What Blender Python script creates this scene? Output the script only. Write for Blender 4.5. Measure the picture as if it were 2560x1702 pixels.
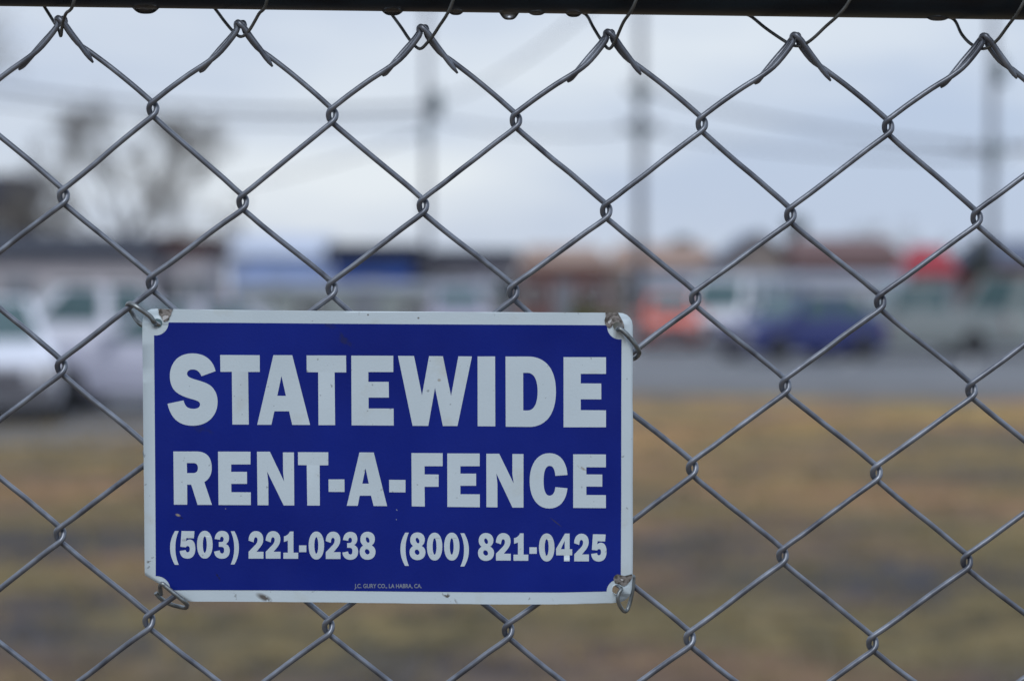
import bpy, bmesh, math, random
import numpy as np
from mathutils import Vector, Matrix
R = math.radians
for o in list(bpy.data.objects): bpy.data.objects.remove(o)
SC = bpy.context.scene
COL = SC.collection

# ------------------------------------------------------------------ camera
FPX = 50/23.6*2560            # focal length in pixels of the 2560 px photograph
CAMY, CAMZ, HORIZON = -1.0145, 1.70, 720.0
PITCH = math.atan((851-HORIZON)/FPX)
cd = bpy.data.cameras.new('camera'); cam = bpy.data.objects.new('camera', cd); COL.objects.link(cam)
cam.location = (0, CAMY, CAMZ); cam.rotation_euler = (R(90)-PITCH, 0, 0)
cd.lens = 50; cd.sensor_width = 23.6; cd.sensor_fit = 'HORIZONTAL'
cd.clip_start = 0.05; cd.clip_end = 6000
cd.dof.use_dof = True; cd.dof.focus_distance = 1.0125; cd.dof.aperture_fstop = 4.0
SC.camera = cam
# ------------------------------------------------------------------ world: overcast sky
SUN_EL, SUN_AZ = R(46), R(192)
w = bpy.data.worlds.new('World'); SC.world = w; w.use_nodes = True
nt = w.node_tree; N = nt.nodes; L = nt.links; N.clear()
def wn(t, **k):
    n = N.new(t)
    for a, b in k.items(): setattr(n, a, b)
    return n
def wmath(op, a, b=None, clamp=False):
    n = wn('ShaderNodeMath', operation=op, use_clamp=clamp)
    for i, v in enumerate((a, b)):
        if v is None: continue
        if isinstance(v, (int, float)): n.inputs[i].default_value = v
        else: L.new(v, n.inputs[i])
    return n.outputs[0]
def wmix(f, a, b):
    n = wn('ShaderNodeMix', data_type='RGBA')
    if isinstance(f, (int, float)): n.inputs[0].default_value = f
    else: L.new(f, n.inputs[0])
    for i, v in ((6, a), (7, b)):
        if isinstance(v, tuple): n.inputs[i].default_value = v
        else: L.new(v, n.inputs[i])
    return n.outputs[2]
out = wn('ShaderNodeOutputWorld'); bg = wn('ShaderNodeBackground'); L.new(bg.outputs[0], out.inputs[0])
bg.inputs[1].default_value = 0.1
sky = wn('ShaderNodeTexSky', sky_type='NISHITA', sun_disc=False, sun_elevation=SUN_EL, sun_rotation=SUN_AZ)
tc = wn('ShaderNodeTexCoord'); sep = wn('ShaderNodeSeparateXYZ'); L.new(tc.outputs['Generated'], sep.inputs[0])
X, Y_, Z = sep.outputs
mp = wn('ShaderNodeMapping'); L.new(tc.outputs['Generated'], mp.inputs[0]); mp.inputs['Scale'].default_value = (5, 5, 26)
mp.inputs['Location'].default_value = (3.3, 1.7, 0.4)
no = wn('ShaderNodeTexNoise'); L.new(mp.outputs[0], no.inputs['Vector'])
no.inputs['Scale'].default_value = 1.0; no.inputs['Detail'].default_value = 4; no.inputs['Roughness'].default_value = 0.55
def gauss(x0, sx, z0, sz):    # soft brighter break in the cloud at a direction of the sky
    a = wmath('POWER', wmath('DIVIDE', wmath('SUBTRACT', X, x0), sx), 2.0)
    a = wmath('POWER', wmath('ABSOLUTE', wmath('DIVIDE', wmath('SUBTRACT', X, x0), sx)), 2.0)
    b = wmath('POWER', wmath('ABSOLUTE', wmath('DIVIDE', wmath('SUBTRACT', Z, z0), sz)), 2.0)
    return wmath('EXPONENT', wmath('MULTIPLY', wmath('ADD', a, b), -1.0))
br = wmath('ADD', gauss(-0.07, 0.10, 0.050, 0.028), wmath('MULTIPLY', gauss(0.01, 0.22, 0.115, 0.03), 0.35))
nz = wmath('MULTIPLY', wmath('SUBTRACT', no.outputs['Fac'], 0.5), 2.2)
f = wmath('ADD', wmath('ADD', wmath('MULTIPLY', br, 0.75), nz), 0.22, clamp=True)
# left of the view the cloud is greyer, right of it the thin cloud is bluer
side = wmath('ADD', wmath('MULTIPLY', X, 2.6), 0.45, clamp=True)
thin = wmix(side, (5.25, 6.05, 7.65, 1), (5.0, 5.95, 7.75, 1))
cl = wmix(f, thin, (8.1, 8.65, 9.25, 1))
# overcast sky is brighter towards the zenith
zen = wmath('MULTIPLY', wmath('SUBTRACT', Z, 0.2, clamp=True), 0.5)
# unseen darkening of the low sky behind the camera, added to shade the wires
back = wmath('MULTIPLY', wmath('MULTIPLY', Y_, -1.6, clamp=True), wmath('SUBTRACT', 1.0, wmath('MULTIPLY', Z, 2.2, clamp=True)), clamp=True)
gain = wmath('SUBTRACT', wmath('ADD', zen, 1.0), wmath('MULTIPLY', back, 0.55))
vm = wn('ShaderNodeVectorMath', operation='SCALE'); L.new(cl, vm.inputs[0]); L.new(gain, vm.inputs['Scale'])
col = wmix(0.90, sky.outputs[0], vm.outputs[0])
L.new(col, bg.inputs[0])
sd = bpy.data.lights.new('sun', 'SUN'); sun = bpy.data.objects.new('sun', sd); COL.objects.link(sun)
sd.energy = 1.15; sd.angle = R(22); sd.color = (1, 0.985, 0.965)
sdir = Vector((math.sin(SUN_AZ)*math.cos(SUN_EL), math.cos(SUN_AZ)*math.cos(SUN_EL), math.sin(SUN_EL)))
sun.rotation_euler = (-sdir).to_track_quat('-Z', 'Y').to_euler(); sun.location = (0, -5, 8)
SC.view_settings.view_transform = 'Standard'; SC.view_settings.look = 'None'
SC.view_settings.exposure = 0.0; SC.view_settings.gamma = 1.0
SC.render.engine = 'CYCLES'

# ------------------------------------------------------------------ pixel <-> world
def ray(px, py):
    u = (px-1280)/FPX; v = (851-py)/FPX
    c, s = math.cos(PITCH), math.sin(PITCH)
    return Vector((u, c+v*s, -s+v*c))
def pt(px, py, y=0.0):                      # where that sight line meets the vertical plane Y = y
    r = ray(px, py); t = (y-CAMY)/r.y
    return Vector((r.x*t, y, CAMZ+r.z*t))
def gx(px, y): return pt(px, 720, y).x      # lateral position of a column at distance y
def hz(py, y): return pt(1280, py, y).z     # height of a row at distance y
MM = 1/5347.0                               # one photo pixel at the fence, in metres

# ------------------------------------------------------------------ helpers
def tag(o, label=None, cat=None, group=None, kind=None):
    if label: o['label'] = label
    if cat: o['category'] = cat
    if group: o['group'] = group
    if kind: o['kind'] = kind
    return o
def empty(name, loc, label, cat, group=None, rz=0):
    o = bpy.data.objects.new(name, None); COL.objects.link(o)
    o.location = loc; o.rotation_euler = (0, 0, rz); o.empty_display_size = 0.05
    return tag(o, label, cat, group)
def link_mesh(name, me, mat, parent=None):
    o = bpy.data.objects.new(name, me); COL.objects.link(o)
    if mat: me.materials.append(mat)
    if parent: o.parent = parent
    return o
class MB:
    def __init__(s): s.v = []; s.f = []; s.sm = []
    def add(s, vs, fs, smooth=False):
        b = len(s.v); s.v += [tuple(v) for v in vs]
        s.f += [tuple(i+b for i in f) for f in fs]; s.sm += [smooth]*len(fs)
    def box(s, x0, x1, y0, y1, z0, z1):
        v = [(x, y, z) for z in (z0, z1) for y in (y0, y1) for x in (x0, x1)]
        s.add(v, [(0, 2, 3, 1), (4, 5, 7, 6), (0, 1, 5, 4), (2, 6, 7, 3), (0, 4, 6, 2), (1, 3, 7, 5)])
    def tube(s, pts, rad, n=8, caps=True, smooth=True):
        pts = [Vector(p) for p in pts]; m = len(pts)
        rs = rad if isinstance(rad, (list, tuple)) else [rad]*m
        up = None; vs = []
        for i, p in enumerate(pts):
            t = (pts[min(i+1, m-1)]-pts[max(i-1, 0)])
            if t.length < 1e-9: t = Vector((0, 0, 1))
            t.normalize()
            if up is None:
                up = t.cross(Vector((0, 1, 0)));
                if up.length < 0.1: up = t.cross(Vector((1, 0, 0)))
            up = (up - t*up.dot(t))
            if up.length < 1e-6: up = t.orthogonal()
            up.normalize(); b = t.cross(up)
            for k in range(n):
                a = 2*math.pi*k/n
                vs.append(p+(up*math.cos(a)+b*math.sin(a))*rs[i])
        fs = [(i*n+k, i*n+(k+1) % n, (i+1)*n+(k+1) % n, (i+1)*n+k) for i in range(m-1) for k in range(n)]
        s.add(vs, fs, smooth)
        if caps:
            b = len(s.v)-len(vs)
            s.f.append(tuple(b+k for k in range(n))[::-1]); s.sm.append(False)
            s.f.append(tuple(b+(m-1)*n+k for k in range(n))); s.sm.append(False)
    def quad(s, a, b, c, d): s.add([a, b, c, d], [(0, 1, 2, 3)])
    def build(s, name, mat, parent=None, origin=None):
        if origin is not None: s.v = [tuple(Vector(v)-Vector(origin)) for v in s.v]
        me = bpy.data.meshes.new(name); me.from_pydata(s.v, [], s.f); me.update()
        for p, q in zip(me.polygons, s.sm): p.use_smooth = q
        return link_mesh(name, me, mat, parent)
def catmull(P, per=6):
    P = [Vector(p) for p in P]; out = []
    for i in range(len(P)-1):
        a = P[i-1] if i else P[0]*2-P[1]; b, c = P[i], P[i+1]
        d = P[i+2] if i+2 < len(P) else P[-1]*2-P[-2]
        for k in range(per):
            t = k/per
            out.append(0.5*((2*b)+(c-a)*t+(2*a-5*b+4*c-d)*t*t+(3*b-a-3*c+d)*t*t*t))
    out.append(P[-1]); return out

# ------------------------------------------------------------------ materials
def mat(name, color, rough=0.6, metal=0.0, var=0.0, scale=8.0, color2=None, bump=0.0, detail=4.0, spec=0.5, stretch=None, lo=0.35, hi=0.65, coat=0.0):
    m = bpy.data.materials.new(name); m.use_nodes = True
    nt = m.node_tree; p = nt.nodes['Principled BSDF']
    p.inputs['Base Color'].default_value = (*color, 1); p.inputs['Roughness'].default_value = rough
    p.inputs['Metallic'].default_value = metal; p.inputs['Specular IOR Level'].default_value = spec
    p.inputs['Coat Weight'].default_value = coat
    if color2 is None and var: color2 = tuple(c*(1-var) for c in color)
    if color2 is not None or bump:
        t = nt.nodes.new('ShaderNodeTexCoord'); mpn = nt.nodes.new('ShaderNodeMapping')
        nt.links.new(t.outputs['Object'], mpn.inputs[0])
        if stretch: mpn.inputs['Scale'].default_value = stretch
        n = nt.nodes.new('ShaderNodeTexNoise'); nt.links.new(mpn.outputs[0], n.inputs['Vector'])
        n.inputs['Scale'].default_value = scale; n.inputs['Detail'].default_value = detail
        if color2 is not None:
            r = nt.nodes.new('ShaderNodeValToRGB'); nt.links.new(n.outputs['Fac'], r.inputs[0])
            r.color_ramp.elements[0].position = lo; r.color_ramp.elements[0].color = (*color2, 1)
            r.color_ramp.elements[1].position = hi; r.color_ramp.elements[1].color = (*color, 1)
            nt.links.new(r.outputs[0], p.inputs['Base Color'])
        if bump:
            b = nt.nodes.new('ShaderNodeBump'); nt.links.new(n.outputs['Fac'], b.inputs['Height'])
            b.inputs['Strength'].default_value = bump; b.inputs['Distance'].default_value = 0.001
            nt.links.new(b.outputs[0], p.inputs['Normal'])
    return m
M = {}
M['zinc'] = mat('zinc_wire', (0.27, 0.30, 0.35), 0.36, 0.5, color2=(0.095, 0.105, 0.13), scale=95, bump=0.35, stretch=(1, 1, 0.6), lo=0.3, hi=0.7)
M['zinc_thin'] = mat('thin_wire', (0.17, 0.18, 0.18), 0.5, 0.55, color2=(0.10, 0.105, 0.10), scale=160, bump=0.2)
M['clip'] = mat('clip_wire', (0.30, 0.33, 0.34), 0.38, 0.75, color2=(0.15, 0.165, 0.165), scale=170, bump=0.3)
M['rail'] = mat('rail_paint', (0.020, 0.036, 0.052), 0.36, 0.0, color2=(0.010, 0.014, 0.020), scale=60, bump=0.6, stretch=(0.35, 1, 1), spec=0.3)
M['bare'] = mat('bare_metal', (0.27, 0.25, 0.235), 0.6, 0.25, color2=(0.085, 0.075, 0.065), scale=420, bump=0.8, lo=0.42, hi=0.58)
M['edge'] = M['bare']
M['water'] = bpy.data.materials.new('water_drop'); M['water'].use_nodes = True
_p = M['water'].node_tree.nodes['Principled BSDF']; _p.inputs['Transmission Weight'].default_value = 1
_p.inputs['IOR'].default_value = 1.33; _p.inputs['Roughness'].default_value = 0.02
_p.inputs['Base Color'].default_value = (1, 1, 1, 1)

# ================================================================== LARGE STRUCTURE
def sheet(name, pts, z, mt, kind='structure'):
    b = MB(); b.add([(x, y, z) for x, y in pts], [tuple(range(len(pts)))])
    return tag(b.build(name, mt), kind=kind)
def ground_material():
    m = bpy.data.materials.new('dry_grass_soil'); m.use_nodes = True
    nt = m.node_tree; nd = nt.nodes; lk = nt.links; p = nd['Principled BSDF']; p.inputs['Roughness'].default_value = 0.95
    p.inputs['Specular IOR Level'].default_value = 0.15
    t = nd.new('ShaderNodeTexCoord')
    def noise(sc, st, det=3, loc=(0, 0, 0)):
        mp = nd.new('ShaderNodeMapping'); lk.new(t.outputs['Object'], mp.inputs[0]); mp.inputs['Scale'].default_value = st
        mp.inputs['Location'].default_value = loc
        n = nd.new('ShaderNodeTexNoise'); lk.new(mp.outputs[0], n.inputs['Vector'])
        n.inputs['Scale'].default_value = sc; n.inputs['Detail'].default_value = det; return n.outputs['Fac']
    def ramp(f, a, b, ca, cb):
        r = nd.new('ShaderNodeValToRGB'); lk.new(f, r.inputs[0])
        r.color_ramp.elements[0].position = a; r.color_ramp.elements[1].position = b
        r.color_ramp.elements[0].color = (*ca, 1); r.color_ramp.elements[1].color = (*cb, 1); return r.outputs[0]
    def mix(f, a, b):
        n = nd.new('ShaderNodeMix'); n.data_type = 'RGBA'; lk.new(f, n.inputs[0]); lk.new(a, n.inputs[6]); lk.new(b, n.inputs[7]); return n.outputs[2]
    base = ramp(noise(0.55, (0.55, 0.6, 1), 3), 0.42, 0.58, (0.085, 0.08, 0.08), (0.26, 0.165, 0.095))
    oliv = ramp(noise(5, (1, 1, 1), 4), 0.3, 0.7, (0.10, 0.093, 0.06), (0.305, 0.225, 0.09))
    f1 = ramp(noise(0.62, (0.6, 0.6, 1), 3, (7, 3, 0)), 0.47, 0.60, (0, 0, 0), (1, 1, 1))
    c = mix(f1, base, oliv)
    fine = ramp(noise(1.9, (1, 1, 1), 8), 0.32, 0.68, (0.42, 0.43, 0.5), (1.45, 1.38, 1.22))
    mm = nd.new('ShaderNodeMix'); mm.data_type = 'RGBA'; mm.blend_type = 'MULTIPLY'; mm.inputs[0].default_value = 0.8
    lk.new(c, mm.inputs[6]); lk.new(fine, mm.inputs[7])
    # straw-coloured dry strip along the lot, greyer bare soil nearer the fence
    sp = nd.new('ShaderNodeSeparateXYZ'); lk.new(t.outputs['Object'], sp.inputs[0])
    wob = nd.new('ShaderNodeMath'); wob.operation = 'MULTIPLY_ADD'; lk.new(noise(0.35, (1, 1, 1), 3, (2, 9, 0)), wob.inputs[0]); wob.inputs[1].default_value = 14; lk.new(sp.outputs[1], wob.inputs[2])
    mr = nd.new('ShaderNodeMapRange'); lk.new(wob.outputs[0], mr.inputs[0]); mr.inputs[1].default_value = 18; mr.inputs[2].default_value = 31; mr.inputs[3].default_value = 0; mr.inputs[4].default_value = 1
    g = ramp(mr.outputs[0], 0.0, 1.0, (0.74, 0.77, 0.86), (1.55, 1.42, 1.2))
    m2 = nd.new('ShaderNodeMix'); m2.data_type = 'RGBA'; m2.blend_type = 'MULTIPLY'; m2.inputs[0].default_value = 1.0
    lk.new(mm.outputs[2], m2.inputs[6]); lk.new(g, m2.inputs[7]); lk.new(m2.outputs[2], p.inputs['Base Color'])
    return m
M['ground'] = ground_material()
M['asphalt'] = mat('wet_asphalt', (0.17, 0.175, 0.185), 0.55, color2=(0.085, 0.088, 0.095), scale=0.6, stretch=(0.6, 1, 1), lo=0.3, hi=0.7)
M['gravel'] = mat('gravel', (0.19, 0.18, 0.175), 0.9, color2=(0.10, 0.095, 0.09), scale=1.4, lo=0.3, hi=0.7)
M['paint_line'] = mat('road_paint', (0.6, 0.6, 0.58), 0.7, var=0.3, scale=6)
sheet('ground', [(-900, -400), (900, -400), (900, 3000), (-900, 3000)], 0.0, M['ground'])
sheet('gravel_verge', [(-60, 21.5), (-7, 22.0), (-5, 22.6), (-3.2, 24.5), (-1, 30.0), (1.5, 33.6), (4, 32.6), (7, 31.8), (60, 30), (60, 60), (-60, 60)], 0.004, M['gravel'])
sheet('parking_lot', [(-60, 24.5), (-7, 25.2), (-3.2, 28.5), (-0.5, 33), (2.0, 37), (7, 36), (60, 34.5), (60, 140), (-60, 140)], 0.008, M['asphalt'])
for i in range(7):
    x = -1.0+i*2.7
    b = MB(); b.add([(x, 46, 0.012), (x+0.1, 46, 0.012), (x+1.3, 51, 0.012), (x+1.2, 51, 0.012)], [(0, 1, 2, 3)])
    tag(b.build('parking_line', M['paint_line']), kind='structure')

# ---- buildings
M['dark_roof'] = mat('dark_roof', (0.035, 0.042, 0.062), 0.8, var=0.35, scale=2)
M['beige_wall'] = mat('beige_wall', (0.50, 0.47, 0.50), 0.8, var=0.2, scale=1.2)
M['brown_wall'] = mat('brown_wall', (0.085, 0.045, 0.045), 0.8, var=0.3, scale=1.5)
M['navy_wall'] = mat('navy_wall', (0.045, 0.055, 0.10), 0.7, var=0.3, scale=1.5)
M['rust_wall'] = mat('rust_wall', (0.075, 0.055, 0.05), 0.8, var=0.3, scale=1.5)
M['glass'] = mat('window_glass', (0.03, 0.04, 0.05), 0.12, var=0.3, scale=3)
M['trim'] = mat('white_trim', (0.62, 0.62, 0.62), 0.6, var=0.12, scale=3)
M['pale_blue'] = mat('pale_blue_wall', (0.36, 0.48, 0.80), 0.6, var=0.2, scale=0.8)
M['pale_roof'] = mat('pale_roof', (0.52, 0.58, 0.70), 0.5, var=0.12, scale=0.8)
M['royal'] = mat('royal_blue_wall', (0.03, 0.085, 0.34), 0.6, var=0.3, scale=1)
M['mauve'] = mat('grey_mauve_wall', (0.20, 0.19, 0.23), 0.7, var=0.25, scale=1)
M['tan_roof'] = mat('tan_roof', (0.36, 0.25, 0.20), 0.85, var=0.25, scale=1.2)
M['tan_wall'] = mat('tan_wall', (0.30, 0.26, 0.24), 0.8, var=0.2, scale=1)
M['slate_roof'] = mat('slate_roof', (0.13, 0.155, 0.22), 0.8, var=0.25, scale=1.2)
M['red_roof'] = mat('red_roof', (0.38, 0.03, 0.045), 0.6, var=0.25, scale=1)
M['brick'] = mat('brick_red', (0.19, 0.085, 0.075), 0.85, var=0.3, scale=2)
M['white_wall'] = mat('white_wall', (0.56, 0.57, 0.61), 0.6, var=0.15, scale=0.8)
M['steel_door'] = mat('steel_door', (0.22, 0.24, 0.27), 0.6, var=0.2, scale=2)
def building(name, x0, x1, y0, depth, eave, ridge, wallm, roofm, label, cat='building', hip=0.0, overh=0.25, nwin=3, win=(0.8, 0.8), sill=1.0, door=True, axis='x', flat=False, trimm='trim'):
    cx = (x0+x1)/2; w = x1-x0
    root = empty(name, (cx, y0, 0), label, cat)
    b = MB(); b.box(-w/2, w/2, 0, depth, 0, eave)
    if axis == 'y' and not flat:   # gable end towards the viewer
        b.add([(-w/2, 0, eave), (w/2, 0, eave), (0, 0, ridge), (-w/2, depth, eave), (w/2, depth, eave), (0, depth, ridge)], [(0, 1, 2), (3, 5, 4)])
    b.build('wall', wallm, root)
    r = MB(); o = overh; t = 0.12
    if flat:
        r.box(-w/2-o, w/2+o, -o, depth+o, eave+0.003, ridge)
    elif axis == 'x':
        h = hip*w
        A = [(-w/2-o, -o, eave), (w/2+o, -o, eave), (w/2+o, depth+o, eave), (-w/2-o, depth+o, eave), (-w/2-o+h, depth/2, ridge), (w/2+o-h, depth/2, ridge)]
        A2 = [(x, y, z+t) for x, y, z in A]
        r.add(A+A2, [(6, 7, 11, 10), (8, 9, 10, 11), (7, 8, 11), (9, 6, 10), (0, 3, 4), (1, 5, 2), (0, 4, 5, 1), (2, 5, 4, 3), (0, 1, 7, 6), (2, 3, 9, 8), (1, 2, 8, 7), (3, 0, 6, 9)])
    else:
        A = [(-w/2-o, -o, eave-0.05), (0, -o, ridge), (w/2+o, -o, eave-0.05), (-w/2-o, depth+o, eave-0.05), (0, depth+o, ridge), (w/2+o, depth+o, eave-0.05)]
        A2 = [(x, y, z+t) for x, y, z in A]
        r.add(A+A2, [(0, 1, 4, 3), (1, 2, 5, 4), (6, 9, 10, 7), (7, 10, 11, 8), (0, 6, 7, 1), (1, 7, 8, 2), (3, 4, 10, 9), (4, 5, 11, 10), (0, 3, 9, 6), (2, 8, 11, 5)])
    r.build('roof', roofm, root)
    slots = nwin+(1 if door else 0)
    for i in range(slots):
        c = -w/2+(i+0.5)*w/slots
        if door and i == slots//2:
            d = MB(); d.box(c-0.5, c+0.5, -0.05, 0.02, 0.02, min(2.05, eave-0.15)); dr = d.build('door', M['steel_door'], root)
            h = MB(); h.box(c+0.34, c+0.42, -0.10, -0.052, 0.95, 1.08); h.build('handle', M['trim'], dr)
            continue
        ww, wh = win
        z0 = min(sill, eave-wh-0.15)
        g = MB(); g.box(c-ww/2, c+ww/2, -0.03, 0.02, z0, z0+wh); wo = g.build('window', M['glass'], root)
        fr = MB(); k = 0.07
        fr.box(c-ww/2-k, c+ww/2+k, -0.06, 0.015, z0-k, z0-0.002); fr.box(c-ww/2-k, c+ww/2+k, -0.06, 0.015, z0+wh+0.002, z0+wh+k)
        fr.box(c-ww/2-k, c-ww/2-0.002, -0.058, 0.013, z0, z0+wh); fr.box(c+ww/2+0.002, c+ww/2+k, -0.058, 0.013, z0, z0+wh)
        fr.box(c-0.02, c+0.02, -0.056, -0.032, z0, z0+wh)
        fr.build('frame', M[trimm], wo)
    return root
def bld(name, p0, p1, y, dep, ey, ry, *a, **k):
    return building(name, gx(p0, y), gx(p1, y), y, dep, hz(ey, y), hz(ry, y), *a, **k)
bld('low_building', -420, 380, 62, 5, 642, 592, M['beige_wall'], M['dark_roof'], 'long low beige building with a dark roof behind the parked white car at far left', nwin=5, win=(1.1, 0.9), overh=0.3)
bld('workshop', 392, 520, 63, 4, 640, 592, M['beige_wall'], M['brown_wall'], 'small shed with a reddish brown roof fascia at the right end of the beige building', nwin=1, flat=True, overh=0.12)
bld('dark_house', -330, 48, 78, 3.5, 505, 436, M['rust_wall'], M['navy_wall'], 'tall dark house with a navy upper storey behind the low roof at far left', 'house', flat=True, nwin=2, win=(0.9, 1.2), sill=3.0, overh=0.15)
bld('metal_warehouse', 575, 812, 98, 4, 644, 590, M['pale_blue'], M['pale_roof'], 'pale blue metal warehouse with a whitish roof left of the dark roofed blue building', 'warehouse', nwin=0)
bld('blue_shop', 832, 1030, 84, 8, 642, 610, M['royal'], M['dark_roof'], 'royal blue shop building under a dark flat roof just above the sign', 'shop', nwin=2, flat=True, overh=0.3)
bld('grey_shop', 1034, 1290, 85.5, 8, 652, 624, M['mauve'], M['dark_roof'], 'grey mauve shop building joined to the right of the blue one', 'shop', nwin=3, win=(1.2, 1.2), flat=True, overh=0.2)
bld('tan_house', 1300, 1520, 104, 8, 668, 618, M['brick'], M['tan_roof'], 'house with a wide tan roof left of the second utility pole', 'house', hip=0.15, nwin=2)
bld('tan_house', 1532, 1800, 112, 9, 672, 612, M['tan_wall'], M['tan_roof'], 'house with a wide tan roof right of the second utility pole', 'house', hip=0.12, nwin=3)
bld('slate_house', 1812, 1985, 100, 8, 655, 584, M['tan_wall'], M['slate_roof'], 'house with a blue grey gabled roof left of the red brown house', 'house', axis='y', nwin=2)
bld('brick_house', 1995, 2265, 96, 8, 660, 596, M['brick'], mat('rust_roof', (0.17, 0.10, 0.095), 0.85, var=0.3, scale=1.2), 'red brown house with a low gable roof beside the bright red roof', 'house', hip=0.1, nwin=3)
bld('red_roofed_kiosk', 2285, 2385, 74, 3, 688, 622, M['tan_wall'], M['red_roof'], 'small building with a bright red hipped roof near the right edge', 'kiosk', hip=0.2, nwin=1, overh=0.15)
bld('brick_house', 2470, 2700, 92, 8, 662, 602, M['brick'], M['slate_roof'], 'brick house partly cut off by the right edge of the photo', 'house', hip=0.1, nwin=2)
bld('white_warehouse', 1610, 2255, 72, 7, 706, 682, M['white_wall'], M['pale_roof'], 'long low white building behind the parked cars on the right', 'warehouse', nwin=5, win=(1.0, 0.6), sill=0.8, flat=True, overh=0.15)
bld('white_warehouse', 585, 1240, 70, 7, 722, 705, mat('grey_green_wall', (0.30, 0.34, 0.33), 0.7, var=0.2, scale=1), M['pale_roof'], 'long low grey green shed standing in front of the blue shop', 'shed', nwin=4, win=(1.0, 0.5), sill=0.7, flat=True, overh=0.1)

# ---- trees
M['bark'] = mat('bark', (0.085, 0.08, 0.075), 0.9, var=0.3, scale=6)
M['twig'] = mat('twigs', (0.30, 0.28, 0.25), 0.9, var=0.25, scale=4)
M['leaf'] = mat('evergreen_leaves', (0.045, 0.065, 0.045), 0.7, var=0.45, scale=1.8)
M['olive'] = mat('olive_leaves', (0.12, 0.13, 0.04), 0.7, var=0.4, scale=3)
def bare_tree(px, y, top_py, width_px, seed, label, twigs=1.0, trunkr=0.16):
    rnd = random.Random(seed); x = gx(px, y); H = hz(top_py, y); Wd = width_px*(y-CAMY)/FPX
    root = empty('bare_tree', (x, y, 0), label, 'tree', 'bare trees beyond the lot')
    tr = MB(); cr = MB()
    th = H*0.26
    tr.tube([(0, 0, 0), (0.05, 0.02, th*0.5), (0.0, 0.05, th), (0.03, 0, H*0.6)], [trunkr*1.3, trunkr, trunkr*0.8, trunkr*0.4], 8)
    def grow(p, d, ln, r, dep):
        q = p+d*ln*0.5+Vector((rnd.uniform(-1, 1), rnd.uniform(-1, 1), 0))*ln*0.06
        e = q+(d+Vector((0, 0, 0.12))).normalized()*ln*0.5
        cr.tube([p, q, e], [r, r*0.8, r*0.55], 4 if dep < 3 else 3, caps=False)
        if dep >= (6 if twigs > 1.5 else 5): return
        n = rnd.choice((2, 3, 3)) if dep < 4 else max(2, int(4*twigs))
        for k in range(n):
            a = rnd.uniform(0, 6.28); sp = rnd.uniform(0.35, 0.8)
            o = d.orthogonal().normalized(); o.rotate(Matrix.Rotation(a, 3, d))
            nd = (d+o*sp+Vector((0, 0, 0.08))).normalized()
            st = p.lerp(e, rnd.uniform(0.45, 1.0)) if k else e
            if abs((st+nd*ln*0.7).x) > Wd*0.56 or (st+nd*ln*0.7).z > H: nd = Vector((nd.x*0.3-st.x*0.06, nd.y, nd.z*0.3)).normalized()
            grow(st, nd, ln*rnd.uniform(0.6, 0.8), r*0.58, dep+1)
    for k in range(8):
        a = k*6.28/8+rnd.uniform(-0.3, 0.3); h = th*rnd.uniform(0.7, 2.0)
        d = Vector((math.cos(a)*0.9, math.sin(a)*0.7, rnd.uniform(0.1, 1.1))).normalized()
        grow(Vector((0.02, 0.03, h)), d, Wd*0.27, trunkr*0.45, 0)
    tr.build('trunk', M['bark'], root); cr.build('crown', M['twig'], root)
    return root
def leafy(px, y, top_py, width_px, seed, label, conifer=False, n=2600, lm='leaf', name='evergreen_tree', cat='tree', base=0.25, group=None):
    rnd = random.Random(seed); x = gx(px, y); H = hz(top_py, y); Wd = width_px*(y-CAMY)/FPX
    root = empty(name, (x, y, 0), label, cat, group)
    tr = MB(); tr.tube([(0, 0, 0), (0.03, 0, H*0.4), (0, 0, H*0.8)], [0.14, 0.1, 0.03], 7)
    for k in range(9):
        a = rnd.uniform(0, 6.28); h = H*rnd.uniform(base, 0.75)
        tr.tube([(0, 0, h), (math.cos(a)*Wd*0.28, math.sin(a)*Wd*0.28, h+Wd*0.12)], [0.04, 0.012], 5, caps=False)
    tr.build('trunk' if cat == 'tree' else 'stem', M['bark'], root)
    cr = MB()
    lobes = [(rnd.uniform(-.3, .3)*Wd, rnd.uniform(-.3, .3)*Wd, H*rnd.uniform(base+0.15, 0.82), Wd*rnd.uniform(0.16, 0.3)) for _ in range(11)]
    for i in range(n):
        if conifer:
            t = rnd.random()**0.8; z = H*(base+(1-base)*t); rr = Wd*0.5*(1-t)*(0.75+0.25*math.sin(t*40))+0.05
            a = rnd.uniform(0, 6.28); q = rr*math.sqrt(rnd.uniform(0.25, 1)); p = Vector((math.cos(a)*q, math.sin(a)*q, z))
        else:
            lx, ly, lz, lr = rnd.choice(lobes); d = Vector((rnd.gauss(0, 1), rnd.gauss(0, 1), rnd.gauss(0, 0.8))).normalized()
            p = Vector((lx, ly, lz))+d*lr*rnd.uniform(0.6, 1.12)
        s = rnd.uniform(0.05, 0.14); u = Vector((rnd.gauss(0, 1), rnd.gauss(0, 1), rnd.gauss(0, 1))).normalized(); v = u.orthogonal().normalized()
        cr.add([p-u*s, p+v*s*0.5, p+u*s, p-v*s*0.5], [(0, 1, 2, 3)])
    cr.build('crown' if cat == 'tree' else 'foliage', M[lm], root)
    return root
bare_tree(320, 76, 320, 540, 3, 'wide bare tree with dense grey brown twigs above the low roof at left', 1.9, 0.2)
bare_tree(140, 88, 240, 130, 5, 'narrow taller bare tree left of the wide grey brown one', 1.7)
bare_tree(-230, 50, -420, 620, 11, 'tall bare tree at the left edge with only branch tips in view', 0.8, 0.2)
bare_tree(2185, 108, 455, 170, 8, 'bare tree standing above the red brown house roof', 1.2)
bare_tree(2330, 112, 500, 120, 14, 'small bare tree between the red roof and the third utility pole', 1.0)
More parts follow.
